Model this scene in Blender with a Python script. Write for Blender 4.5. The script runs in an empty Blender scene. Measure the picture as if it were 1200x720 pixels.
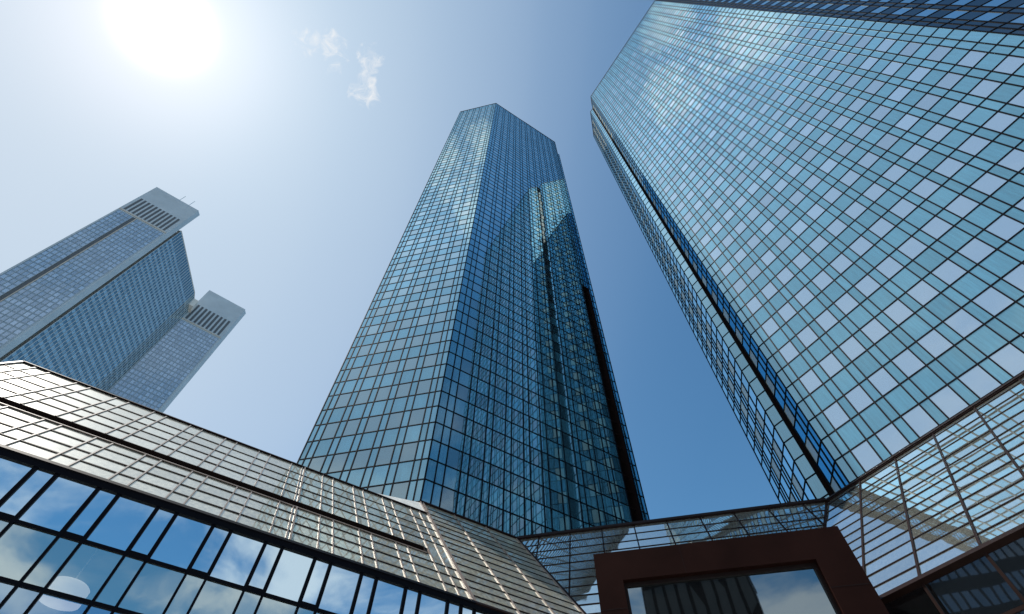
import bpy, math, random
from mathutils import Vector, Matrix
R = math.radians
random.seed(7)
SC = bpy.context.scene
COL = SC.collection

# ------------------------------------------------------------------ camera
CAMZ = 1.7
cd = bpy.data.cameras.new('camera'); cam = bpy.data.objects.new('camera', cd); COL.objects.link(cam)
cd.sensor_width = 36.0; cd.lens = 582.0 / 1200.0 * 36.0; cd.clip_start = 0.1; cd.clip_end = 6000
ax = Vector((0.99983013, -0.01843128, 0.0)); ay = Vector((-0.01550132, -0.84089048, 0.0)); 
rows_ = ((0.99983013, -0.01843128, 0.0), (-0.01550132, -0.84089048, -0.54098328), (0.00997101, 0.54089138, -0.84103335))
# rows: camera components of world x, y, z
M = Matrix(((rows_[0][0], rows_[0][1], rows_[0][2]), (rows_[1][0], rows_[1][1], rows_[1][2]), (rows_[2][0], rows_[2][1], rows_[2][2])))
cam.matrix_world = Matrix.Translation((0, 0, CAMZ)) @ M.to_4x4()
SC.camera = cam

# ------------------------------------------------------------------ light
SUN_AZ, SUN_EL = -84.0, 58.0
def U(az, el=0.0):
    return Vector((math.sin(R(az)) * math.cos(R(el)), math.cos(R(az)) * math.cos(R(el)), math.sin(R(el))))
SUN = U(SUN_AZ, SUN_EL)
ld = bpy.data.lights.new('sun', 'SUN'); ld.energy = 5.0; ld.angle = R(0.5); ld.color = (1.0, 0.94, 0.85)
sun = bpy.data.objects.new('sun', ld); COL.objects.link(sun); sun.rotation_euler = SUN.to_track_quat('Z', 'Y').to_euler()

w = bpy.data.worlds.new('World'); SC.world = w; w.use_nodes = True
nt = w.node_tree; nt.nodes.clear(); N = nt.nodes; L = nt.links
def nd(t, **k):
    n = N.new(t)
    for a, b in k.items(): setattr(n, a, b)
    return n
def wire(a, b): L.new(a, b)
def mth(op, a, b=None, c=None, clamp=False):
    n = nd('ShaderNodeMath', operation=op, use_clamp=clamp)
    for i, v in enumerate((a, b, c)):
        if v is None: continue
        if isinstance(v, (int, float)): n.inputs[i].default_value = v
        else: wire(v, n.inputs[i])
    return n.outputs[0]
def vdot(a, v):
    n = nd('ShaderNodeVectorMath', operation='DOT_PRODUCT'); wire(a, n.inputs[0]); n.inputs[1].default_value = v
    return n.outputs['Value']
def mapr(x, a, b, c=0.0, d=1.0):
    n = nd('ShaderNodeMapRange', interpolation_type='SMOOTHSTEP'); wire(x, n.inputs[0])
    for i, v in enumerate((a, b, c, d)): n.inputs[i + 1].default_value = v
    return n.outputs[0]
def mixc(fac, a, b, mode='MIX'):
    n = nd('ShaderNodeMix', data_type='RGBA', blend_type=mode)
    for s, v in ((n.inputs[0], fac), (n.inputs[6], a), (n.inputs[7], b)):
        if isinstance(v, (int, float)): s.default_value = v
        elif isinstance(v, tuple): s.default_value = v + (1,) if len(v) == 3 else v
        else: wire(v, s)
    return n.outputs[2]
SKY_STRENGTH = 0.1
sky = nd('ShaderNodeTexSky', sky_type='NISHITA', sun_disc=False)
sky.sun_elevation = R(SUN_EL); sky.sun_rotation = R(SUN_AZ); sky.air_density = 1.0; sky.dust_density = 0.6; sky.ozone_density = 1.0; sky.altitude = 100
tc = nd('ShaderNodeTexCoord'); D = tc.outputs['Generated']
nrm = nd('ShaderNodeVectorMath', operation='NORMALIZE'); wire(D, nrm.inputs[0]); D = nrm.outputs[0]
sd = mth('MAXIMUM', vdot(D, SUN), 0.0)
# the clean blue is deepened, and a pale haze thickens towards the sun's side of the sky
base = mixc(1.0, sky.outputs[0], (0.80, 1.36, 1.52), 'MULTIPLY')
hz_ = vdot(D, U(SUN_AZ - 6.0, 30.0))
ramp = nd('ShaderNodeValToRGB'); wire(hz_, ramp.inputs[0]); cr = ramp.color_ramp; cr.interpolation = 'CARDINAL'
stops = [(0.0, 0.0), (0.2, 0.05), (0.38, 0.18), (0.48, 0.33), (0.63, 0.55), (0.75, 0.71), (0.86, 0.83), (1.0, 0.96)]
while len(cr.elements) < len(stops): cr.elements.new(0.5)
for e_, (p_, v_) in zip(cr.elements, stops): e_.position = p_; e_.color = (v_, v_, v_, 1)
skyc = mixc(ramp.outputs[0], base, (6.1, 7.1, 8.2))
# aureole round the sun
glow = mth('ADD', mth('MULTIPLY', mth('POWER', sd, 1800.0), 60.0), mth('ADD', mth('MULTIPLY', mth('POWER', sd, 95.0), 2.5), mth('MULTIPLY', mth('POWER', sd, 30.0), 0.8)))
gl = nd('ShaderNodeCombineXYZ')
for i, k in enumerate((1.15, 0.85, 0.70)): wire(mth('MULTIPLY', glow, k), gl.inputs[i])
skyc = mixc(1.0, skyc, gl.outputs[0], 'ADD')
# clouds: a few wisps high up, a broken bank low in the south
nz = nd('ShaderNodeTexNoise'); nz.inputs['Scale'].default_value = 44; nz.inputs['Detail'].default_value = 8; nz.inputs['Roughness'].default_value = 0.62; nz.inputs['Distortion'].default_value = 0.9; wire(D, nz.inputs['Vector'])
wisp = None
for (az, el, rad, k) in ((-77.0, 69.0, 1.6, 0.45), (-74.0, 71.2, 1.5, 0.6), (-67.5, 73.9, 1.3, 0.75), (-63.5, 72.8, 1.4, 0.85), (-59.0, 71.6, 1.5, 0.8), (-69, 71.5, 1.8, 0.25), (-145.9, 67.3, 3.6, 1.9), (-141, 75, 2.6, 1.6), (-123.4, 71.4, 3.0, 1.6), (-134, 70, 2.5, 1.1)):
    m = mapr(vdot(D, U(az, el)), math.cos(R(rad * 1.6)), math.cos(R(rad * 0.25)), -0.22, 0.2 * k)
    wisp = m if wisp is None else mth('MAXIMUM', wisp, m)
wc = mapr(mth('ADD', nz.outputs[0], wisp), 0.52, 0.95)
n2 = nd('ShaderNodeTexNoise'); n2.inputs['Scale'].default_value = 4.2; n2.inputs['Detail'].default_value = 9; n2.inputs['Roughness'].default_value = 0.58; n2.inputs['Distortion'].default_value = 0.3
mp = nd('ShaderNodeMapping'); mp.inputs['Scale'].default_value = (1, 1, 2.2); wire(D, mp.inputs[0]); wire(mp.outputs[0], n2.inputs['Vector'])
sep = nd('ShaderNodeSeparateXYZ'); wire(D, sep.inputs[0])
band = mth('MULTIPLY', mapr(sep.outputs[2], 0.82, 0.5), mapr(sep.outputs[1], -0.05, -0.45))
bc = mth('MULTIPLY', mapr(n2.outputs[0], 0.37, 0.62), mth('MULTIPLY', band, 0.7))
cl = mth('MAXIMUM', mth('MULTIPLY', wc, 0.85), bc)
skyc = mixc(cl, skyc, (9.6, 9.5, 9.4))
bg = nd('ShaderNodeBackground'); wire(skyc, bg.inputs[0]); bg.inputs[1].default_value = SKY_STRENGTH
wo = nd('ShaderNodeOutputWorld'); wire(bg.outputs[0], wo.inputs[0])

SC.view_settings.view_transform = 'Standard'; SC.view_settings.look = 'None'
SC.view_settings.exposure = 0.0; SC.view_settings.gamma = 1.0
SC.render.engine = 'CYCLES'
SC.cycles.max_bounces = 12; SC.cycles.glossy_bounces = 8; SC.cycles.diffuse_bounces = 3; SC.cycles.transmission_bounces = 6
SC.cycles.sample_clamp_indirect = 8

# ------------------------------------------------------------------ materials
MATS = {}
def newmat(name):
    m = bpy.data.materials.new(name); m.use_nodes = True; t = m.node_tree; t.nodes.clear(); MATS[name] = m
    return m, t
def glass(name, tint, gloss, diff, rough=0.02, var=0.1, wav=0.005, wscale=0.35, streak=0.0, film=0.0, clear=0.0, gmax=0.93, fhi=0.24):
    """coated facade glass: tinted mirror over a dim backing seen through it"""
    m, t = newmat(name); n = t.nodes; l = t.links
    out = n.new('ShaderNodeOutputMaterial'); mix = n.new('ShaderNodeMixShader')
    gs = n.new('ShaderNodeBsdfGlossy'); df = n.new('ShaderNodeBsdfDiffuse')
    geo = n.new('ShaderNodeNewGeometry'); tc = n.new('ShaderNodeTexCoord')
    # each pane differs slightly
    rnd = n.new('ShaderNodeMapRange'); l.new(geo.outputs['Random Per Island'], rnd.inputs[0]); rnd.inputs[3].default_value = 1 - var; rnd.inputs[4].default_value = 1 + var * 0.4
    def scaled(col):
        mx = n.new('ShaderNodeVectorMath'); mx.operation = 'SCALE'; mx.inputs[0].default_value = col; l.new(rnd.outputs[0], mx.inputs[3]); return mx.outputs[0]
    l.new(scaled(tint), gs.inputs[0]); 
    dcol = scaled(diff)
    if streak:
        mp = n.new('ShaderNodeMapping'); mp.inputs['Scale'].default_value = (3.5, 3.5, 0.25); l.new(tc.outputs['Object'], mp.inputs[0])
        sn = n.new('ShaderNodeTexNoise'); sn.inputs['Scale'].default_value = 2.2; sn.inputs['Detail'].default_value = 4; l.new(mp.outputs[0], sn.inputs['Vector'])
        mr = n.new('ShaderNodeMapRange'); l.new(sn.outputs[0], mr.inputs[0]); mr.inputs[1].default_value = .3; mr.inputs[2].default_value = .75; mr.inputs[3].default_value = 1 - streak; mr.inputs[4].default_value = 1 + streak * 1.6
        v = n.new('ShaderNodeVectorMath'); v.operation = 'SCALE'; l.new(dcol, v.inputs[0]); l.new(mr.outputs[0], v.inputs[3]); dcol = v.outputs[0]
    l.new(dcol, df.inputs[0])
    gs.inputs['Roughness'].default_value = rough
    nz = n.new('ShaderNodeTexNoise'); nz.inputs['Scale'].default_value = wscale; nz.inputs['Detail'].default_value = 2; l.new(tc.outputs['Object'], nz.inputs['Vector'])
    bp = n.new('ShaderNodeBump'); bp.inputs['Strength'].default_value = 1.0; bp.inputs['Distance'].default_value = wav; l.new(nz.outputs[0], bp.inputs['Height']); l.new(bp.outputs[0], gs.inputs['Normal'])
    fr = n.new('ShaderNodeFresnel'); fr.inputs[0].default_value = 1.5
    mr = n.new('ShaderNodeMapRange'); l.new(fr.outputs[0], mr.inputs[0]); mr.inputs[1].default_value = 0.04; mr.inputs[2].default_value = fhi; mr.inputs[3].default_value = gloss; mr.inputs[4].default_value = gmax
    l.new(mr.outputs[0], mix.inputs[0]); l.new(df.outputs[0], mix.inputs[1]); l.new(gs.outputs[0], mix.inputs[2]); last = mix.outputs[0]
    if film:                      # a dusty film that scatters a broad sheen
        g2 = n.new('ShaderNodeBsdfGlossy'); g2.inputs['Roughness'].default_value = 0.33; g2.inputs[0].default_value = (.8, .8, .78, 1)
        m2 = n.new('ShaderNodeMixShader'); m2.inputs[0].default_value = film; l.new(last, m2.inputs[1]); l.new(g2.outputs[0], m2.inputs[2]); last = m2.outputs[0]
    if clear:
        tr_ = n.new('ShaderNodeBsdfTransparent'); m3 = n.new('ShaderNodeMixShader'); m3.inputs[0].default_value = clear; l.new(last, m3.inputs[1]); l.new(tr_.outputs[0], m3.inputs[2]); last = m3.outputs[0]
    l.new(last, out.inputs[0])
    return m
def paint(name, col, rough=0.5, metal=0.0, var=0.12, scale=1.5, spec=0.5):
    m, t = newmat(name); n = t.nodes; l = t.links
    out = n.new('ShaderNodeOutputMaterial'); p = n.new('ShaderNodeBsdfPrincipled'); tc = n.new('ShaderNodeTexCoord')
    nz = n.new('ShaderNodeTexNoise'); nz.inputs['Scale'].default_value = scale; nz.inputs['Detail'].default_value = 6; l.new(tc.outputs['Object'], nz.inputs['Vector'])
    mr = n.new('ShaderNodeMapRange'); l.new(nz.outputs[0], mr.inputs[0]); mr.inputs[1].default_value = .3; mr.inputs[2].default_value = .7; mr.inputs[3].default_value = 1 - var; mr.inputs[4].default_value = 1 + var
    v = n.new('ShaderNodeVectorMath'); v.operation = 'SCALE'; v.inputs[0].default_value = col; l.new(mr.outputs[0], v.inputs[3]); l.new(v.outputs[0], p.inputs['Base Color'])
    p.inputs['Roughness'].default_value = rough; p.inputs['Metallic'].default_value = metal; p.inputs['Specular IOR Level'].default_value = spec
    l.new(p.outputs[0], out.inputs[0]); return m

glass('cyan_spandrel', (0.54, 0.86, 1.0), 0.30, (0.04, 0.155, 0.24), gmax=0.88, fhi=0.15, var=0.12, streak=0.2)
glass('vision_glass', (0.70, 0.88, 1.0), 0.52, (0.12, 0.19, 0.31), gmax=0.88, fhi=0.17, var=0.16)
glass('vision_glass_blind', (0.66, 0.80, 0.86), 0.28, gmax=0.40, diff= (0.60, 0.63, 0.52), var=0.15)
glass('vision_glass_clear', (0.72, 0.93, 1.0), 0.26, (0.02, 0.07, 0.11), gmax=0.92, fhi=0.15, var=0.15)
glass('slope_glass', (0.94, 0.92, 0.84), 0.18, (0.52, 0.47, 0.34), gmax=0.56, var=0.2, streak=0.35, wav=0.007, film=0.28)
glass('slope_glass_cool', (0.74, 0.92, 1.0), 0.66, (0.26, 0.27, 0.24), gmax=0.84, var=0.12, streak=0.2, wav=0.009)
glass('window_glass', (0.74, 0.92, 1.0), 0.92, (0.05, 0.08, 0.09), var=0.08, wav=0.008)
glass('window_glass_low', (0.60, 0.80, 0.95), 0.85, (0.03, 0.06, 0.07), var=0.06, clear=0.25)
glass('window_glass_grey', (0.78, 0.92, 0.90), 0.85, (0.10, 0.13, 0.12), var=0.06, wav=0.015, clear=0.22)
glass('portal_glass', (0.30, 0.36, 0.38), 0.85, (0.02, 0.025, 0.025), var=0.0, wav=0.003)
glass('dark_glass', (0.26, 0.30, 0.33), 0.85, (0.02, 0.025, 0.028), var=0.1, wav=0.004)
glass('far_glass', (0.34, 0.42, 0.48), 0.42, (0.28, 0.38, 0.45), var=0.10, rough=0.1)  # far tower glass and cladding: haze is put into these paler colours
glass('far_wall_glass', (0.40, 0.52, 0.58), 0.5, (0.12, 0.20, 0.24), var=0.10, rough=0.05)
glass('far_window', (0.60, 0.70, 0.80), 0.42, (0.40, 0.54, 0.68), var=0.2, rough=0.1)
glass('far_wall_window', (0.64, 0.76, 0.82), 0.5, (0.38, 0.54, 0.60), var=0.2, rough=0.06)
paint('dark_mullion', (0.0025, 0.003, 0.006), 0.5, spec=0.06)
paint('brown_metal', (0.017, 0.009, 0.008), 0.45, 0.0, var=0.2, spec=0.06)
paint('portal_brown', (0.019, 0.0075, 0.006), 0.6, 0.0, var=0.25, scale=0.5, spec=0.04)
paint('brown_bar', (0.013, 0.007, 0.007), 0.5, spec=0.06)
paint('beige_mullion', (0.20, 0.16, 0.14), 0.5, 0.0)
paint('white_metal', (0.75, 0.74, 0.70), 0.45)
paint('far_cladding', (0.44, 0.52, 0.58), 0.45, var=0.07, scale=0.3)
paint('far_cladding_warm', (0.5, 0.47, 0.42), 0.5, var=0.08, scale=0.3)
paint('louvre_dark', (0.09, 0.105, 0.12), 0.6)
paint('brick_dark', (0.05, 0.045, 0.045), 0.7)
paint('roof_grey', (0.25, 0.25, 0.25), 0.8)
paint('hall_dark', (0.05, 0.06, 0.07), 0.8)
paint('concrete', (0.33, 0.32, 0.30), 0.75)
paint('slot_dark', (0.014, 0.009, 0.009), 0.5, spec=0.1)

lw, lt = newmat('lamp_white'); _o = lt.nodes.new('ShaderNodeOutputMaterial'); _p = lt.nodes.new('ShaderNodeBsdfPrincipled'); _p.inputs['Base Color'].default_value = (.8, .8, .76, 1); _p.inputs['Emission Color'].default_value = (1, .97, .9, 1); _p.inputs['Emission Strength'].default_value = 0.9; lt.links.new(_p.outputs[0], _o.inputs[0])

# ------------------------------------------------------------------ helpers
class MB:
    def __init__(s): s.v = []; s.f = []; s.m = []; s.names = []
    def mi(s, name):
        if name not in s.names: s.names.append(name)
        return s.names.index(name)
    def poly(s, pts, mat):
        b = len(s.v); s.v += [tuple(p) for p in pts]; s.f.append(tuple(range(b, b + len(pts)))); s.m.append(s.mi(mat))
    def box(s, o, a, b, c, mat):
        """box with corner o and edge vectors a, b, c"""
        o = Vector(o); k = len(s.v)
        s.v += [tuple(o), tuple(o + a), tuple(o + a + b), tuple(o + b), tuple(o + c), tuple(o + a + c), tuple(o + a + b + c), tuple(o + b + c)]
        fl = a.cross(b).dot(c) < 0
        for f in ((0, 3, 2, 1), (4, 5, 6, 7), (0, 1, 5, 4), (1, 2, 6, 5), (2, 3, 7, 6), (3, 0, 4, 7)):
            f = tuple(k + i for i in f); s.f.append(f[::-1] if fl else f); s.m.append(s.mi(mat))
    def prism(s, pts, z0, z1, mat, cap=True):
        n = len(pts); ar = sum(pts[i][0] * pts[(i + 1) % n][1] - pts[(i + 1) % n][0] * pts[i][1] for i in range(n))
        if ar < 0: pts = pts[::-1]
        k = len(s.v); s.v += [(p[0], p[1], z0) for p in pts] + [(p[0], p[1], z1) for p in pts]; i_ = s.mi(mat)
        for i in range(n):
            j = (i + 1) % n; s.f.append((k + i, k + j, k + n + j, k + n + i)); s.m.append(i_)
        if cap: s.f.append(tuple(k + n + i for i in range(n))); s.m.append(i_); s.f.append(tuple(k + n - 1 - i for i in range(n))); s.m.append(i_)
    def bar(s, p, q, nrm, wid, out, inn, mat):
        p = Vector(p); q = Vector(q); d = (q - p); 
        if d.length < 1e-4: return
        side = d.normalized().cross(nrm).normalized() * wid
        s.box(p - side / 2 - nrm * inn, d, side, nrm * (out + inn), mat)
    def build(s, name, parent=None, origin=None, smooth=False):
        if not s.v: return None
        o = Vector(origin) if origin is not None else (parent.location.copy() if parent else Vector((0, 0, 0)))
        if parent is not None and origin is None: pass
        me = bpy.data.meshes.new(name); me.from_pydata([tuple(Vector(v) - o) for v in s.v], [], s.f)
        for nme in s.names: me.materials.append(MATS[nme])
        me.polygons.foreach_set('material_index', s.m)
        if smooth: me.polygons.foreach_set('use_smooth', [True] * len(s.f))
        me.update(); ob = bpy.data.objects.new(name, me); COL.objects.link(ob)
        if parent is not None: ob.parent = parent
        else: ob.location = o
        return ob
def tag(o, label=None, cat=None, group=None, kind=None):
    if label: o['label'] = label
    if cat: o['category'] = cat
    if group: o['group'] = group
    if kind: o['kind'] = kind
    return o
def thing(name, loc, label, cat, group=None):
    o = bpy.data.objects.new(name, None); COL.objects.link(o); o.location = loc; o.empty_display_size = 0.5
    return tag(o, label, cat, group)
def clip(poly, n, d):
    """keep the part of a 2D polygon with n.p <= d"""
    out = []
    for i in range(len(poly)):
        a, b = poly[i], poly[(i + 1) % len(poly)]
        da = n[0] * a[0] + n[1] * a[1] - d; db = n[0] * b[0] + n[1] * b[1] - d
        if da <= 0: out.append(a)
        if da * db < 0:
            t = da / (da - db); out.append((a[0] + (b[0] - a[0]) * t, a[1] + (b[1] - a[1]) * t))
    return out
def span(poly, axis, val):
    """extent of a convex polygon along the line coord[axis]=val"""
    r = []
    for i in range(len(poly)):
        a, b = poly[i], poly[(i + 1) % len(poly)]
        if (a[axis] - val) * (b[axis] - val) <= 0 and abs(a[axis] - b[axis]) > 1e-9:
            t = (val - a[axis]) / (b[axis] - a[axis]); r.append(a[1 - axis] + (b[1 - axis] - a[1 - axis]) * t)
    return (min(r), max(r)) if len(r) >= 2 else None
CAMP = Vector((0, 0, CAMZ))
class Face:
    """a flat glazed plane: origin P, unit axes h (along) and u (up), outward normal n"""
    def __init__(s, P, az, up=None, flip=False):
        s.P = Vector(P); s.h = U(az); s.u = Vector((0, 0, 1)) if up is None else up
        n = s.h.cross(s.u).normalized()
        if n.dot(CAMP - s.P) < 0 and not flip: n = -n
        if flip and n.dot(CAMP - s.P) > 0: n = -n
        s.n = n
    def at(s, a, b, c=0.0): return s.P + s.h * a + s.u * b + s.n * c
    def panel(s, mb, pts, mat, tilt=0.0):
        cx = sum(p[0] for p in pts) / len(pts); cy = sum(p[1] for p in pts) / len(pts)
        ta = random.gauss(0, tilt); tb = random.gauss(0, tilt)
        P3 = [s.at(p[0], p[1], ta * (p[0] - cx) + tb * (p[1] - cy)) for p in pts]
        nn = (P3[1] - P3[0]).cross(P3[2] - P3[1])
        if nn.dot(s.n) < 0: P3 = P3[::-1]
        mb.poly(P3, mat)
    def glaze(s, poly, cols, rows, matfn, mb, tilt, inset=0.0):
        """panes in every cell of the grid; matfn(i,j) -> material, or None to skip"""
        for i in range(len(cols) - 1):
            for j in range(len(rows) - 1):
                m = matfn(i, j)
                if m is None: continue
                c = [(cols[i] + inset, rows[j] + inset), (cols[i + 1] - inset, rows[j] + inset), (cols[i + 1] - inset, rows[j + 1] - inset), (cols[i] + inset, rows[j + 1] - inset)]
                if poly is not None:
                    ctr = (sum(p[0] for p in poly) / len(poly), sum(p[1] for p in poly) / len(poly))
                    for k in range(len(poly)):
                        a, b = poly[k], poly[(k + 1) % len(poly)]
                        nn = (b[1] - a[1], -(b[0] - a[0])); dd = nn[0] * a[0] + nn[1] * a[1]
                        if nn[0] * ctr[0] + nn[1] * ctr[1] > dd: nn = (-nn[0], -nn[1]); dd = -dd
                        c = clip(c, nn, dd)
                        if len(c) < 3: break
                    if len(c) < 3: continue
                if isinstance(m, tuple): m[0].append((m[1], s, c))
                else: s.panel(mb, c, m, tilt)
    def vbars(s, poly, xs, mb, wid, out, inn, mat):
        for x in xs:
            r = span(poly, 0, x)
            if r and r[1] - r[0] > 0.02: mb.bar(s.at(x, r[0]), s.at(x, r[1]), s.n, wid, out, inn, mat)
    def hbars(s, poly, ys, mb, wid, out, inn, mat):
        for y in ys:
            r = span(poly, 1, y)
            if r and r[1] - r[0] > 0.02: mb.bar(s.at(r[0], y), s.at(r[1], y), s.n, wid, out, inn, mat)
def rect(a, b, c, d): return [(a, c), (b, c), (b, d), (a, d)]
def cum(ws, s0=0.0):
    r = [s0]
    for x in ws: r.append(r[-1] + x)
    return r
def finish_windows(lst, root, tilt, n=100, name='window', inner=None):
    """the windows that show largest become parts of their own, the rest one part"""
    def size(it):
        mat, f, c = it; p = f.at(c[0][0], c[0][1]); v = CAMP - p; d = v.length
        ar = abs((c[1][0] - c[0][0]) * (c[2][1] - c[1][1])); return -ar * max(0.0, v.dot(f.n) / d) / d ** 2
    lst = sorted(lst, key=size)
    for mat, f, c in lst[:n]:
        mb = MB(); f.panel(mb, c, mat, tilt); mb.build(name, root)
    if lst[n:]:
        mb = MB()
        for mat, f, c in lst[n:]: f.panel(mb, c, mat, tilt)
        o = mb.build(name + 's' if False else name, root); o['kind'] = 'stuff'

# ------------------------------------------------------------------ ground
mb = MB(); g = 3000; mb.poly([(-g, -g, 0), (g, -g, 0), (g, g, 0), (-g, g, 0)], 'concrete'); tag(mb.build('ground'), kind='structure')

# ------------------------------------------------------------------ towers
ROW = 1.771
T = 0.0011          # spread of pane tilt
def tower_face(root, P, az, types, widths, z0, zb, zt, wins, wall, grid, vis0=0, topplain=1, stag=False, flip=False, mw=0.088, proud=0.05, glassmat='cyan_spandrel', vismat='vision_glass'):
    """types: n narrow pane, w wide bay with windows in every second row"""
    f = Face(P, az, flip=flip); cols = cum(widths)
    k0 = math.floor((zb - z0) / ROW); rows = []
    k = k0
    while z0 + k * ROW < zt - 0.02: rows.append((k, z0 + k * ROW)); k += 1
    ys = [r[1] for r in rows] + [min(zt, z0 + k * ROW)]
    base = f.P.z
    ys = [max(y, zb) - base for y in ys]; ks = [r[0] for r in rows]
    wcount = [0]; wi = {}
    for i, t in enumerate(types):
        if t == 'w': wi[i] = len(wi)
    def mf(i, j):
        if types[i] == 'w' and (ks[j] + vis0 + (wi[i] if stag else 0)) % 2 == 0 and ks[j] < ks[-1] - topplain: return (wins, vismat)
        return glassmat
    poly = rect(cols[0], cols[-1], ys[0], ys[-1])
    f.glaze(None, cols, ys, mf, wall, T)
    f.vbars(poly, cols, grid, mw, proud, 0.05, 'dark_mullion')
    f.hbars(poly, ys[1:-1], grid, mw * 0.85, proud - 0.004, 0.046, 'dark_mullion')
    return f, cols
def W(s):
    m = {'n': 0.612, 'w': 1.228}
    return [m[c] for c in s]

# --- tower in the middle
ridge = Vector((-5.76, 28.40, 0)); H1 = 155.2
t1 = thing('office_tower', ridge, 'slender mirror glass tower in the middle with a pale left face and dark right face', 'tower', 'twin glass towers')
wins = []; wall = MB(); grid = MB()
ta = 'nnwnwnwnwnwnn'; wa = [.53, .53, 1.23, .62, 1.23, .62, 1.23, .62, 1.23, .62, 1.23, .6, .50]
fA, cA = tower_face(t1, ridge, 103.7 + 180, ta, wa, 23.88, 19.0, H1, wins, wall, grid, vis0=1, vismat='vision_glass_clear')
tb = 'nn' + 'wn' * 9 + 'w'; wb = [.72, .66] + [1.23, .615] * 9 + [1.23]
fB, cB = tower_face(t1, ridge, 58.7, tb, wb, 23.88, 19.0, H1, wins, wall, grid, vis0=1, vismat='vision_glass_clear')
sB = cB[-1]                                            # 19.2
SLOT_TOP = 68.2
# above the slot the wall runs on
fS, _ = tower_face(t1, ridge + U(58.7) * (sB + .001), 58.7, 'nnn', [.45, .46, .45], 23.88, SLOT_TOP, H1, wins, wall, grid)
sb2 = sB + 1.361
f2, _ = tower_face(t1, ridge + U(58.7) * sb2, 58.7, 'n', [.30], 23.88, 19.0, H1, wins, wall, grid)
f3, _ = tower_face(t1, ridge + U(58.7) * (sb2 + .302), 58.7, 'n', [.50], 23.88, 19.0, 143.5, wins, wall, grid)
bend = ridge + U(58.7) * (sb2 + .80)
aend = ridge + U(283.7) * cA[-1]
# slot: a dark recess with slim frames, modelled in place of a dark reflection
sl = MB(); fs = Face(ridge + U(58.7) * sB, 58.7); dp = 1.3
for a in (0.02, 1.34):
    sl.poly([fs.at(a, 19, 0), fs.at(a, SLOT_TOP, 0), fs.at(a, SLOT_TOP, -dp), fs.at(a, 19, -dp)], 'slot_dark')
sl.poly([fs.at(0.02, 19, -dp), fs.at(1.34, 19, -dp), fs.at(1.34, SLOT_TOP, -dp), fs.at(0.02, SLOT_TOP, -dp)], 'slot_dark')
sl.poly([fs.at(0.02, SLOT_TOP, 0), fs.at(1.34, SLOT_TOP, 0), fs.at(1.34, SLOT_TOP, -dp), fs.at(0.02, SLOT_TOP, -dp)], 'slot_dark')
k = 19.0
while k < SLOT_TOP: sl.bar(fs.at(0.02, k, -0.5), fs.at(1.34, k, -0.5), fs.n, 0.12, 0.02, 0.02, 'brown_bar'); k += ROW
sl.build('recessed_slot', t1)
# back of the tower, plain glass, and its roof
bk = MB(); q1 = aend + U(13.7) * 22; q2 = bend + U(12) * 22
def wallquad(mb, a, b, z0, z1, mat):
    mb.poly([(a.x, a.y, z0), (b.x, b.y, z0), (b.x, b.y, z1), (a.x, a.y, z1)], mat)
bmid = ridge + U(58.7) * (sb2 + .30)
for a, b, zt in ((aend, q1, H1), (q1, q2, H1), (q2, bend, 143.5)): wallquad(bk, a, b, 0, zt, 'cyan_spandrel')
wallquad(bk, q2, bmid, 143.5, H1, 'cyan_spandrel')
bk.poly([(bmid.x, bmid.y, 143.5), (bend.x, bend.y, 143.5), (q2.x, q2.y, 143.5)], 'roof_grey')
bk.poly([(p.x, p.y, H1 - .3) for p in (ridge, bmid, q2, q1, aend)], 'roof_grey')
bk.prism([(ridge.x + .3, ridge.y + 1.2), (bend.x - 1.3, bend.y + .6), (bend.x - 1.5, bend.y + 2), (aend.x + 1, aend.y + 3), (aend.x + .6, aend.y + .6)], 0, 19, 'roof_grey')
bk.build('rear_wall', t1)
cap = MB()
for a, b in ((aend, ridge), (ridge, bmid)):
    d = (b - a).normalized(); nn = Vector((d.y, -d.x, 0)); nn = nn if nn.dot(-a) > 0 else -nn
    cap.bar(Vector((a.x, a.y, H1)), Vector((b.x, b.y, H1)), nn, .34, .075, .1, 'dark_mullion')
a = ridge + U(58.7) * 9.8; cap.bar(Vector((a.x, a.y, H1 + .42)), Vector((bmid.x, bmid.y, H1 + .42)), fB.n, .46, .02, .3, 'dark_mullion')
cap.build('roof_parapet', t1)
corner = MB(); corner.box(ridge + Vector((-.05, -.09, 19)), Vector((.1, 0, 0)), Vector((0, .1, 0)), Vector((0, 0, H1 - 19)), 'dark_mullion'); corner.build('corner_post', t1)
wall.build('spandrel_panels', t1); grid.build('mullion_grid', t1)
finish_windows(wins, t1, T)

# --- tower on the right
C0 = Vector((21.57, 26.06, 0)); H2 = 155.0; Z2 = 24.07
t2 = thing('office_tower', C0, 'huge mirror glass tower on the right with rows of pale windows across its broad face', 'tower', 'twin glass towers')
wins = []; wall = MB(); grid = MB()
tC = 'nn' + 'wn' * 14 + 'n'; wC = [.6, .6] + [1.23, .61] * 14 + [.84]
fC, cC = tower_face(t2, C0, 148.7, tC, wC, Z2, 19.0, H2, wins, wall, grid, vis0=1, mw=.084, topplain=7)
fD, cD = tower_face(t2, C0, 13.7, 'nnw', [.70, .75, 1.11], Z2, 19.0, H2, wins, wall, grid, vis0=1, vismat='vision_glass_blind')
P1 = C0 + U(13.7) * 3.46
fC2, cC2 = tower_face(t2, P1, -31.3, 'n', [.97], Z2, 19.0, H2, wins, wall, grid)
P2 = P1 + U(-31.3) * .97
tD = 'nwnnwnnn'; wD = [1.35, 1.15, .54, .60, 1.25, .55, .55, 1.21]
fD2, cD2 = tower_face(t2, P2, 13.7, tD, wD, Z2, 19.0, H2, wins, wall, grid, vis0=1, vismat='vision_glass_blind')
P3 = P2 + U(13.7) * 7.2
CF = C0 + U(148.7) * cC[-1]
tF = 'nn' + 'wn' * 15; wF = [.6, .6] + [1.23, .61] * 15
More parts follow.
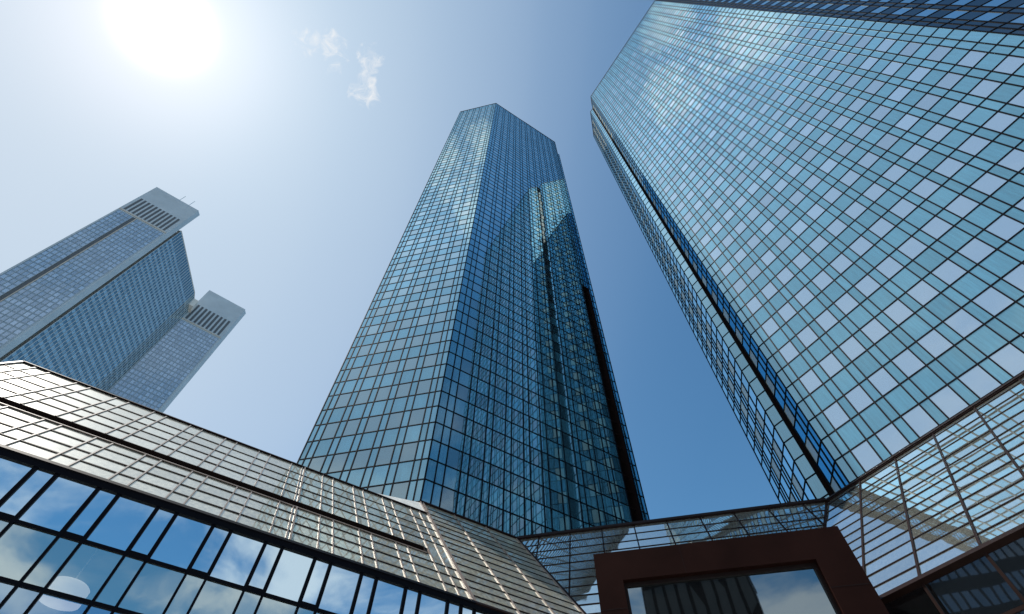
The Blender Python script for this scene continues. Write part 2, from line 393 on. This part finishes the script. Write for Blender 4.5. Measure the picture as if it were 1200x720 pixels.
fF, cF = tower_face(t2, CF, 121.0, tF, wF, Z2, 19.0, H2, wins, wall, grid, vis0=1, stag=True, glassmat='dark_glass', vismat='dark_glass' if False else 'window_glass')
FE = CF + U(121.0) * cF[-1]
sl = MB(); fs = Face(C0 + U(13.7) * cD[-1], 13.7); e = 3.46 - cD[-1] - .02; dp = 1.1
for a in (0.02, e):
    sl.poly([fs.at(a, 19, 0), fs.at(a, H2, 0), fs.at(a, H2, -dp), fs.at(a, 19, -dp)], 'slot_dark')
sl.poly([fs.at(.02, 19, -dp), fs.at(e, 19, -dp), fs.at(e, H2, -dp), fs.at(.02, H2, -dp)], 'slot_dark')
k = 19.0
while k < H2: sl.bar(fs.at(.02, k, -.35), fs.at(e, k, -.35), fs.n, .1, .02, .02, 'brown_bar'); k += ROW
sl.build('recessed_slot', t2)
bk = MB(); q1 = P3 + U(58.7) * 26; q2 = FE + U(31) * 22
for a, b in ((P3, q1), (q1, q2), (q2, FE)): wallquad(bk, a, b, 0, H2, 'cyan_spandrel')
bk.poly([(p.x, p.y, H2 - .3) for p in (C0, P1, P2, P3, q1, q2, FE, CF)], 'roof_grey')
ins = Vector((1.2, .3, 0)); bk.prism([((p + ins).x, (p + ins).y) for p in (C0, P3, q1 - ins * 2, q2 - ins * 2, FE, CF)], 0, 19, 'roof_grey')
bk.build('rear_wall', t2)
cap = MB()
for a, b in ((CF, C0), (C0, C0 + U(13.7) * cD[-1]), (P1, P2), (P2, P3), (CF, FE)):
    d = (b - a).normalized(); nn = Vector((d.y, -d.x, 0)); nn = nn if nn.dot(-a) > 0 else -nn
    cap.bar(Vector((a.x, a.y, H2)), Vector((b.x, b.y, H2)), nn, .3, .07, .1, 'dark_mullion')
cap.build('roof_parapet', t2)
wall.build('spandrel_panels', t2); grid.build('mullion_grid', t2)
finish_windows(wins, t2, T)

# ------------------------------------------------------------------ podium
H0 = 22.05
Pa = Vector((-5.763, 28.401, H0)); Pb = Vector((0.715, 32.358, H0)); Pc = Vector((20.532, 27.559, H0))
Pb = Pa + U(58.7) * (Pb - Pa).dot(U(58.7))
pod = thing('podium_building', (0, 30, 0), 'low podium with sloping barred glass roofs at the foot of the towers', 'building')
EL, EM = 49.5, 59.0
fG = Face(Pa, 58.7, U(-31.3, EL)); fM = Face(Pb, 103.7, U(13.7, EM)); fR = Face(Pc, 148.7, U(58.7, EL))
def valley(f, g):
    d = f.n.cross(g.n).normalized()
    return -d if d.z > 0 else d
HB = 12.22
sb = (Pb - Pa).length
v1 = valley(fG, fM); v2 = valley(fM, fR)
def loc(f, p): return ((p - f.P).dot(f.h), (p - f.P).dot(f.u))
B1 = Pb + v1 * ((H0 - HB) / -v1.z); B2 = Pc + v2 * ((H0 - HB) / -v2.z)
# the slope on the left: pairs of beige mullions, dark transoms, a dark slot running along it
tG = -(H0 - HB) / math.sin(R(EL)); tTop = -2.25; g0, g1 = -8.24, -9.04
HIP = 0.11
Lrows = [tTop, -3.8, -5.0, -6.12, -7.14, g0, g1, -9.88, -10.84, -11.80, tG]
Grows = [0, -1.0, -2.0, -2.85, -3.68, -4.5, -5.35, -6.2, -7.1, -8.0, -8.95, -9.78, -10.58, -11.35, -12.12, tG]
Lc = []
k = 0
while True:
    a = -1.11 - 1.842 * k
    if a < -22: break
    Lc += [a, a + .61]; k += 1
Lc = sorted(Lc); SL0 = Lc[0] - 0.63
Lcols = [SL0] + Lc + [HIP]
gl_ = MB(); bars = MB(); mul = MB()
up = rect(SL0, HIP, g0, tTop); lo = rect(SL0, HIP, tG, g1)
endcol = -1.3
def lf(mat):
    return lambda i, j: mat
fG.glaze(None, Lcols, [g0] + Lrows[4::-1], lf('slope_glass'), gl_, .003)
fG.glaze(None, Lcols, Lrows[:5:-1], lf('slope_glass'), gl_, .003)
fG.glaze(None, [-1.11, -.5, HIP], [g1, g0], lf('slope_glass'), gl_, .003)
fG.hbars(up, Lrows[0:5], bars, .07, .03, .06, 'brown_bar')
fG.hbars(lo, Lrows[7:10], bars, .07, .03, .06, 'brown_bar')
fG.hbars(rect(SL0, -1.3, -30, 30), [g1 + .02], bars, .05, .06, .06, 'beige_mullion')
for x in Lc:
    m = mul
    if x > -1.2: m.bar(fG.at(x, tG), fG.at(x, tTop), fG.n, .05, .045, .06, 'beige_mullion')
    else:
        m.bar(fG.at(x, g0), fG.at(x, tTop), fG.n, .05, .045, .06, 'beige_mullion'); m.bar(fG.at(x, tG), fG.at(x, g1), fG.n, .05, .045, .06, 'beige_mullion')
mul.bar(fG.at(-7.72, g0), fG.at(-7.72, tTop), fG.n, .06, .085, .06, 'beige_mullion'); mul.bar(fG.at(-7.72, tG), fG.at(-7.72, g1), fG.n, .06, .085, .06, 'beige_mullion')
for x in (HIP - .05, HIP + .06): mul.bar(fG.at(x, tG), fG.at(x, -.05 if x > HIP else tTop), fG.n, .07, .085, .06, 'beige_mullion')
mul.bar(fG.at(SL0, tG), fG.at(SL0, tTop), fG.n, .1, .08, .08, 'beige_mullion')
# slot
sl = MB()
sl.box(fG.at(SL0, g1, -.65), fG.h * (-1.3 - SL0), fG.u * (g0 - g1), fG.n * .05, 'slot_dark')
for t_ in (g0 - .01, g1 - .03): sl.box(fG.at(SL0, t_, -.6), fG.h * (-1.3 - SL0), fG.u * .04, fG.n * .62, 'slot_dark')
sl.box(fG.at(-1.34, g1, -.6), fG.h * .04, fG.u * (g0 - g1), fG.n * .61, 'slot_dark')
sl.build('roof_slot', pod)
# right of the hip the same slope climbs to the foot of the middle tower
b1 = loc(fG, B1); polyG = [(HIP, 0), (sb, 0), b1, (HIP, tG)]
Gcols = [HIP, 2.5, 4.95, 7.40, 9.85, 12.3, 14.8, 17.2]
fG.glaze(polyG, Gcols, Grows[::-1], lf('slope_glass'), gl_, .003)
fG.hbars(polyG, Grows[1:-1], bars, .07, .03, .06, 'brown_bar')
fG.vbars(polyG, Gcols[1:], mul, .07, .055, .06, 'beige_mullion')
# middle slope
a2 = loc(fM, Pc); c1 = loc(fM, B1); c2 = loc(fM, B2)
polyM = [(0, 0), a2, c2, c1]
Mcols = [-20, 1.5 - 2.17 * 5, 1.5 - 2.17 * 4, 1.5 - 2.17 * 3, 1.5 - 2.17 * 2, 1.5 - 2.17] + [1.5 + 2.17 * i for i in range(12)]
tm = c1[1]; Mrows = [0, -1.12, -2.0, -2.86, -3.72, -4.6, -5.44, -6.24, -7.07, -7.9, -8.7, -9.5, -10.3, tm - .01]
if Mrows[-1] > Mrows[-2]: Mrows.pop(-2)
fM.glaze(polyM, sorted(Mcols), Mrows[::-1], lf('slope_glass_cool'), gl_, .003)
fM.hbars(polyM, Mrows[1:-1], bars, .065, .03, .06, 'brown_bar')
fM.vbars(polyM, Mcols, bars, .075, .05, .06, 'brown_bar')
# right slope
d2 = loc(fR, B2); RE = 22.0
polyR = [(0, 0), (RE, 0), (RE, tG), d2]
Rcols = [-12, -9.8, -7.4, -4.9, -2.45] + [.04 + 2.455 * i for i in range(9)] + [RE]
Rrows = [0, -.62, -1.7, -2.82, -3.95, -5.0, -6.03, -6.98, -7.85, -8.78, -9.72, -10.65, -11.6, -12.2, tG]
Rrows = [0, -.6, -1.66, -2.80, -3.95, -5.0, -6.03, -6.98, -7.88, -8.80, -9.75, -10.75, -11.8, tG]
fR.glaze(polyR, Rcols, Rrows[::-1], lf('slope_glass_cool'), gl_, .003)
fR.hbars(polyR, Rrows[1:-1], bars, .075, .03, .06, 'brown_bar')
fR.vbars(polyR, Rcols[5:-1], bars, .10, .05, .06, 'brown_metal')
o = gl_.build('sloping_glass_roof', pod); o = bars.build('roof_glazing_bar', pod); mul.build('roof_mullion', pod)
# gutters, hips and edges
ed = MB()
ed.bar(fG.at(HIP - .1, .05), fG.at(sb, .05), fG.n, .22, .12, .2, 'brown_metal')
ed.bar(fM.at(0, .06), fM.at(a2[0], .06), fM.n, .30, .14, .2, 'brown_metal')
ed.bar(fR.at(0, .06), fR.at(RE, .06), fR.n, .24, .12, .2, 'brown_metal')
ed.bar(fR.at(0, -.16), fR.at(RE, -.16), fR.n, .05, .08, .05, 'brown_metal')
ed.bar(fG.at(SL0, tTop + .05), fG.at(HIP, tTop + .05), fG.n, .10, .09, .1, 'brown_bar')
ed.bar(Pb, B1, (fG.n + fM.n).normalized(), .12, .05, .1, 'brown_metal')
ed.bar(Pc, B2, (fR.n + fM.n).normalized(), .16, .06, .1, 'brown_metal')
ed.bar(fR.at(d2[0], tG), fR.at(RE, tG), fR.n, .26, .14, .1, 'brown_metal')
ed.bar(fG.at(SL0, tG), fG.at(HIP, tG), fG.n, .20, .10, .1, 'dark_mullion'); ed.bar(fG.at(HIP, tG), fG.at(b1[0], tG), fG.n, .18, .10, .1, 'brown_metal')
ed.build('gutter', pod)
# white flashing between the slope and the tower's foot
fl = MB(); A1 = Pa + U(283.7) * 4.5; t0 = fG.at(HIP - .12, tTop, .02); t1_ = fG.at(-4.0, tTop, .02)
fl.poly([Pa + Vector((0, 0, -.02)), A1 + Vector((0, 0, -.02)), t1_, t0], 'white_metal')
fl.bar(Pa + Vector((0, -.03, 0)), t0, fG.n, .08, .06, .03, 'beige_mullion')
m_ = (Pa * .45 + A1 * .12 + t0 * .43); fl.bar(Pa + U(283.7) * 1.3, t0 + U(238.7) * .9, fG.n, .05, .03, .02, 'dark_mullion')
fl.bar(Pa, A1, fA.n, .1, .08, .02, 'brown_bar')
fl.build('white_flashing', pod)
# flat roof behind the slopes
rf = MB(); zt = fG.at(0, tTop).z - .05
a_ = fG.at(SL0, tTop); b_ = fG.at(HIP, tTop)
rf.poly([(a_.x, a_.y, zt), (b_.x, b_.y, zt), (b_.x - 3, b_.y + 6, zt), (a_.x - 8, a_.y + 14, zt)], 'roof_grey')
rf.poly([(Pa.x, Pa.y, H0 - .2), (Pb.x, Pb.y, H0 - .2), (Pc.x, Pc.y, H0 - .2), (Pc.x + 2, Pc.y + 20, H0 - .2), (Pa.x - 1, Pa.y + 20, H0 - .2)], 'roof_grey')
# end wall of the left wing
e0 = fG.at(SL0, tG); e1 = fG.at(SL0, tTop); rf.poly([(e0.x, e0.y, 0), (e0.x, e0.y, e0.z), (e1.x, e1.y, e1.z), (e1.x, e1.y, 0)], 'far_cladding_warm')
rf.build('flat_roof', pod)

# --- window band under the left slope
PV = fG.at(0, tG); PV.z = 0; fV = Face(PV, 58.7); V0 = SL0
vrows = [0.4, 2.2, 4.0, 5.8, 7.42, 8.90, 10.36, HB - .1]
vmull = MB(); wl = []
Vc = [V0] + Lc + [HIP + .0] + [HIP + 2.4, HIP + 4.8]
vend = loc(fG, B1)[0]
Vc = [c for c in Vc if c < vend] + [vend]
def vf(i, j):
    return (wl, 'window_glass' if j >= len(vrows) - 2 else ('window_glass_grey' if j == len(vrows) - 3 else 'window_glass_low'))
fV.glaze(None, Vc, vrows, vf, None, 0, .04)
wl = [(m, f, c) for (m, f, c) in wl]
finish_windows(wl, pod, .003, 100, 'window')
pv = rect(V0, vend, 0, HB - .1)
for x in Vc:
    vmull.bar(fV.at(x, 10.36), fV.at(x, HB - .1), fV.n, .125, .06, .12, 'dark_mullion')
    vmull.bar(fV.at(x, 0), fV.at(x, 10.36), fV.n, .08, .06, .1, 'dark_mullion')
fV.hbars(pv, vrows[:-1], vmull, .11, .052, .1, 'dark_mullion'); fV.hbars(pv, [HB - .13], vmull, .2, .09, .1, 'dark_mullion')
for i in range(1, len(Vc) - 1, 2):
    if Vc[i + 1] - Vc[i] < .8: vmull.bar(fV.at(Vc[i], 10.36 + .04), fV.at(Vc[i + 1], 10.36 + .04), fV.n, .17, .05, .08, 'dark_mullion')
vmull.build('window_frame', pod)
# --- glazing under the right slope and behind the portal
PW = fR.at(0, tG); PW.z = 0; fW = Face(PW, 148.7); wl = []
Wc = [c for c in Rcols if c > d2[0]]; Wc = [d2[0]] + [c for c in Wc]
wr = [0.4, 2.4, 4.4, 6.4, 8.4, 10.32, HB - .12]
fW.glaze(None, Wc, wr, lambda i, j: (wl, 'dark_glass'), None, 0, .04); finish_windows(wl, pod, .004, 100, 'window')
wm = MB(); pw = rect(d2[0], RE, 0, HB - .1); fW.vbars(pw, Wc, wm, .11, .06, .1, 'brown_metal'); fW.hbars(pw, wr[:-1], wm, .12, .05, .1, 'brown_metal')
PX = fM.at(0, tm); PX.z = 0; fX = Face(PX, 103.7); wl = []
Xc = [c1[0]] + [c for c in Mcols if c1[0] + .3 < c < c2[0] - .3] + [c2[0]]
fX.glaze(None, Xc, wr, lambda i, j: (wl, 'dark_glass'), None, 0, .04); finish_windows(wl, pod, .004, 100, 'window')
px = rect(c1[0], c2[0], 0, HB - .1); fX.vbars(px, Xc, wm, .1, .06, .1, 'brown_metal'); fX.hbars(px, wr, wm, .12, .05, .1, 'brown_metal')
wm.build('window_frame', pod)

# --- the hall behind the window band
hall = MB(); 
hall.poly([fV.at(V0, 0, -7), fV.at(vend, 0, -7), fV.at(vend, HB, -7), fV.at(V0, HB, -7)], 'hall_dark')
hall.poly([fV.at(V0, HB - .02, -7), fV.at(vend, HB - .02, -7), fV.at(vend, HB - .02, -.2), fV.at(V0, HB - .02, -.2)], 'hall_dark')
hall.build('hall_interior', pod)
for x in Lc[::2]:
    if x > -18:
        c_ = MB(); c_.box(fV.at(x - .9, 0, -1.6), fV.h * .14, Vector((0, 0, 8.9)), -fV.n * .14, 'white_metal'); c_.build('hall_column', pod)
rl = MB(); rl.box(fV.at(V0, 8.0, -1.5), fV.h * (vend - V0), Vector((0, 0, .10)), -fV.n * .1, 'white_metal'); rl.build('hall_beam', pod)
# drum lamp hanging just inside the glass
dc = fV.at(-13.05, 9.08, -.9)
lamp = thing('pendant_lamp', dc, 'round white drum lamp hanging behind the window band at the lower left', 'lamp')
def drum(r, z0, z1, n=40, cx=dc.x, cy=dc.y): return [(cx + r * math.cos(2 * math.pi * k / n), cy + r * math.sin(2 * math.pi * k / n)) for k in range(n)], z0, z1
d_ = MB(); p_, a_, b_ = drum(.56, dc.z, dc.z + .42); d_.prism(p_, a_, b_, 'lamp_white'); p_, a_, b_ = drum(.50, dc.z + .42, dc.z + .47); d_.prism(p_, a_, b_, 'lamp_white'); d_.build('lamp_shade', lamp)
d_ = MB(); p_, a_, b_ = drum(.02, dc.z + .47, HB - .03, 10); d_.prism(p_, a_, b_, 'white_metal'); d_.build('rod', lamp)

# ------------------------------------------------------------------ entrance portal
HPt = 14.0
por = thing('entrance_portal', (8.5, 19.4, 0), 'dark brown square entrance portal framing a big dark pane in front of the podium', 'portal')
pL = Vector((3.70, 20.53, 0)); pR = Vector((13.39, 18.20, 0)); hz = (pR - pL).normalized(); wd = (pR - pL).length
nn = Vector((-hz.y, hz.x, 0)); nn = nn if nn.dot(-pL) > 0 else -nn
fr = MB(); LB, TB, RB = 1.07, 1.22, 1.42
dep = -nn * 5.0; Z = Vector((0, 0, 1))
fr.box(pL, hz * LB, dep, Z * HPt, 'portal_brown'); fr.box(pL + hz * (wd - RB), hz * RB, dep, Z * HPt, 'portal_brown')
fr.box(pL + hz * LB + Z * (HPt - TB), hz * (wd - LB - RB), dep, Z * TB, 'portal_brown')
fr.build('portal_frame', por)
jn = MB()
for zz in (HPt - TB - 1.1, 6.5, 3.0): 
    for s0, sw in ((0, LB), (wd - RB, RB)): jn.box(pL + hz * s0 + Z * zz + nn * .001, hz * sw, nn * .004, Z * .02, 'slot_dark')
for ss in (3.6,): jn.box(pL + hz * ss + Z * (HPt - TB) + nn * .001, hz * .015, nn * .004, Z * TB, 'slot_dark')
jn.build('panel_joint', por)
ip = MB(); f_ = Face(pL + hz * LB - nn * .35, math.degrees(math.atan2(hz.x, hz.y)))
f_.panel(ip, rect(.0, wd - LB - RB, 2.6, HPt - TB), 'portal_glass'); ip.build('glass_pane', por)
fr2 = MB(); iw = wd - LB - RB
for s0, s1, z0, z1 in ((0, iw, HPt - TB - .14, HPt - TB), (0, .12, 2.6, HPt - TB - .14), (iw - .12, iw, 2.6, HPt - TB - .14), (0, iw, 2.4, 2.6)):
    o_ = f_.at(s0, z0, .0); fr2.box(o_, f_.h * (s1 - s0), f_.n * .1, Z * (z1 - z0), 'slot_dark')
fr2.build('pane_frame', por)

# ------------------------------------------------------------------ far tower on the left
HT = 150.0
tr = thing('office_tower', (-102, 70, 0), 'hazy grey blue tower far on the left with louvred crowns on its corner shafts', 'tower')
wins = []; cl_ = MB(); grd = MB(); 
def pylon(a, b, c, n_slots, slot_from, slot_to, split, ncol, baz):
    h = (b - a).normalized(); wdt = (b - a).length; az = math.degrees(math.atan2(h.x, h.y)); f = Face(Vector((a.x, a.y, 0)), az)
    sh = MB()
    back = U(baz) * 13
    pts = [a, b, c, c + back, a + back]
    sh.prism([(p.x, p.y) for p in pts], 0, HT, 'far_cladding'); 
    sh.box(Vector((a.x, a.y, HT)) - back * .0, h * wdt, -f.n * .5, Vector((0, 0, .25)), 'far_cladding')
    sh.build('corner_shaft', tr)
    lv = []
    z1, z0 = HT - slot_from, HT - slot_to
    n = n_slots; m0 = .06 * wdt; pitch = (wdt - 1.6 * m0) / n
    for i in range(n):
        mb = MB(); x = m0 + pitch * i
        mb.box(f.at(x, z0, -.05), f.h * (pitch * .55), Vector((0, 0, z1 - z0)), f.n * .08, 'louvre_dark'); mb.build('louvre', tr)
    gp = MB(); gp.bar(f.at(.2, z0 - .6), f.at(wdt - .2, z0 - .6), f.n, .5, .12, .0, 'far_cladding_warm'); 
    gp.build('ledge', tr)
    zt = z0 - 1.6; edge = .45; cw = (wdt - 2 * edge) / ncol; rh = 1.6
    cols = [edge + cw * i for i in range(ncol + 1)]
    gg = MB(); nr = int((zt - 20) / rh)
    for i in range(ncol):
        if split is not None and i == split: continue
        for j in range(nr):
            y1 = zt - j * rh; y0 = y1 - rh * .74
            wins.append(('far_window', Face(f.at(0, 0, .03), az), [(cols[i] + cw * .12, y0), (cols[i + 1] - cw * .12, y0), (cols[i + 1] - cw * .12, y1), (cols[i] + cw * .12, y1)]))
    sp = MB(); sp.poly([f.at(edge, 20, .012), f.at(wdt - edge, 20, .012), f.at(wdt - edge, zt + .3, .012), f.at(edge, zt + .3, .012)], 'far_glass')
    sp.build('glazed_field', tr)
    for i in range(ncol + 1): gg.bar(f.at(cols[i], 20), f.at(cols[i], zt + .3), f.n, .07, .16, 0, 'far_cladding')
    if split is not None:
        gg.bar(f.at(cols[split] + cw * .45, 20), f.at(cols[split] + cw * .45, zt + .3), f.n, cw * .8, .06, 0, 'louvre_dark'); gg.bar(f.at(cols[split + 1] + .05, 20), f.at(cols[split + 1] + .05, zt + .3), f.n, .2, .2, 0, 'far_cladding_warm')
    gg.build('facade_rib', tr)
    return f
pa, pb_, pc_ = Vector((-110.8, 53.7, 0)), Vector((-100.2, 61.3, 0)), Vector((-100.25, 62.7, 0))
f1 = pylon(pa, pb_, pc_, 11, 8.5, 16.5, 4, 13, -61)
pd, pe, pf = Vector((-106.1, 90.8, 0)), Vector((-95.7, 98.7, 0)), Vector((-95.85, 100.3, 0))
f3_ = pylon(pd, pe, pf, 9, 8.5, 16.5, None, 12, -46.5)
# the broad glass wall between them
HW = 139.6
wa_, wb_, wc_ = Vector((-100.7, 63.7, 0)), Vector((-103.9, 85.6, 0)), Vector((-108.2, 96.5, 0))
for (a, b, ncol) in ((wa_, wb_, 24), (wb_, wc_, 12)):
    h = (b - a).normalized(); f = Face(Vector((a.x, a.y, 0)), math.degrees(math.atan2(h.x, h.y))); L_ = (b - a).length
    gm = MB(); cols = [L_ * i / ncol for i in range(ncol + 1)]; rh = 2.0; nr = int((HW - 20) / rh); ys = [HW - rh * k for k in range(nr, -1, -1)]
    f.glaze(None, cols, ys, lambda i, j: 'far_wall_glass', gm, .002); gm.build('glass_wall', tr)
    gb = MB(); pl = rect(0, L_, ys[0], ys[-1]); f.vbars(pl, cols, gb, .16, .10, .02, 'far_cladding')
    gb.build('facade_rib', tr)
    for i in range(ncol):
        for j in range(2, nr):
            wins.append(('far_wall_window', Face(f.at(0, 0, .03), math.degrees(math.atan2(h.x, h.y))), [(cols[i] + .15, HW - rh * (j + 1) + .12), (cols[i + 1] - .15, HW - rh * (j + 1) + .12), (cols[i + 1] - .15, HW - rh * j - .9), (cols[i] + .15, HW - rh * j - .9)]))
    pp = MB(); pp.box(f.at(-.0, HW, .0), f.h * L_, -f.n * 1.2, Vector((0, 0, .5)), 'far_cladding_warm'); pp.build('roof_parapet', tr)
bx = MB(); bx.box(Vector((-106.3, 86.6, HW - 3)), Vector((2.6, 2.2, 0)), Vector((-2.0, 3, 0)), Vector((0, 0, 3.4)), 'white_metal'); bx.build('roof_plant_room', tr)
bd = MB(); q = [(-101.5, 63.8), (-104.6, 85.7), (-108.9, 96.6), (-118, 95), (-120, 60)]; bd.prism(q, 0, HW - .4, 'far_cladding_warm'); bd.build('building_core', tr)
for (px_, l) in ((.52, 4.0), (.74, 4.2)):
    p = pa.lerp(pb_, px_); am = MB(); am.box(Vector((p.x, p.y, HT)) - f1.n * .4, Vector((.12, 0, 0)), Vector((0, .12, 0)), Vector((0, 0, l)), 'far_cladding'); am.build('antenna', tr)
finish_windows(wins, tr, .004)

# ------------------------------------------------------------------ street lamp and the buildings behind the viewer, seen in the glass
def block(name, label, x0, x1, y0, y1, hgt, floors, ncol, wallmat, glassm):
    r = thing(name, ((x0 + x1) / 2, (y0 + y1) / 2, 0), label, 'building'); b = MB()
    b.prism([(x0, y0), (x1, y0), (x1, y1), (x0, y1)], 0, hgt, wallmat); b.build('wall', r)
    fh = hgt / floors; n = 0; ws = []
    for (P, az, ln) in ((Vector((x0, y1 + .02, 0)), 90, x1 - x0), (Vector((x1 + .02, y0, 0)), 0, y1 - y0)):
        f = Face(P, az); cw = ln / ncol
        for i in range(ncol):
            for j in range(floors):
                ws.append((glassm, f, rect(cw * i + cw * .14, cw * (i + 1) - cw * .14, fh * j + fh * .3, fh * (j + 1) - fh * .1)))
    finish_windows(ws, r, .004)
    c = MB(); c.box(Vector((x0 - .4, y0 - .4, hgt)), Vector((x1 - x0 + .8, 0, 0)), Vector((0, y1 - y0 + .8, 0)), Vector((0, 0, .8)), wallmat); c.build('cornice', r)

block('office_block', 'dark narrow block, added unseen behind the viewer to be mirrored in the pane of the brown entrance portal', -31, 7, -176, -150, 104, 3, 9, 'slot_dark', 'brick_dark')  # unseen block, added so the portal pane reflects something dark
block('office_block', 'long dark office block mirrored in the low windows at the lower right', -160, -134, -48, 29, 100, 13, 34, 'brick_dark', 'dark_glass')
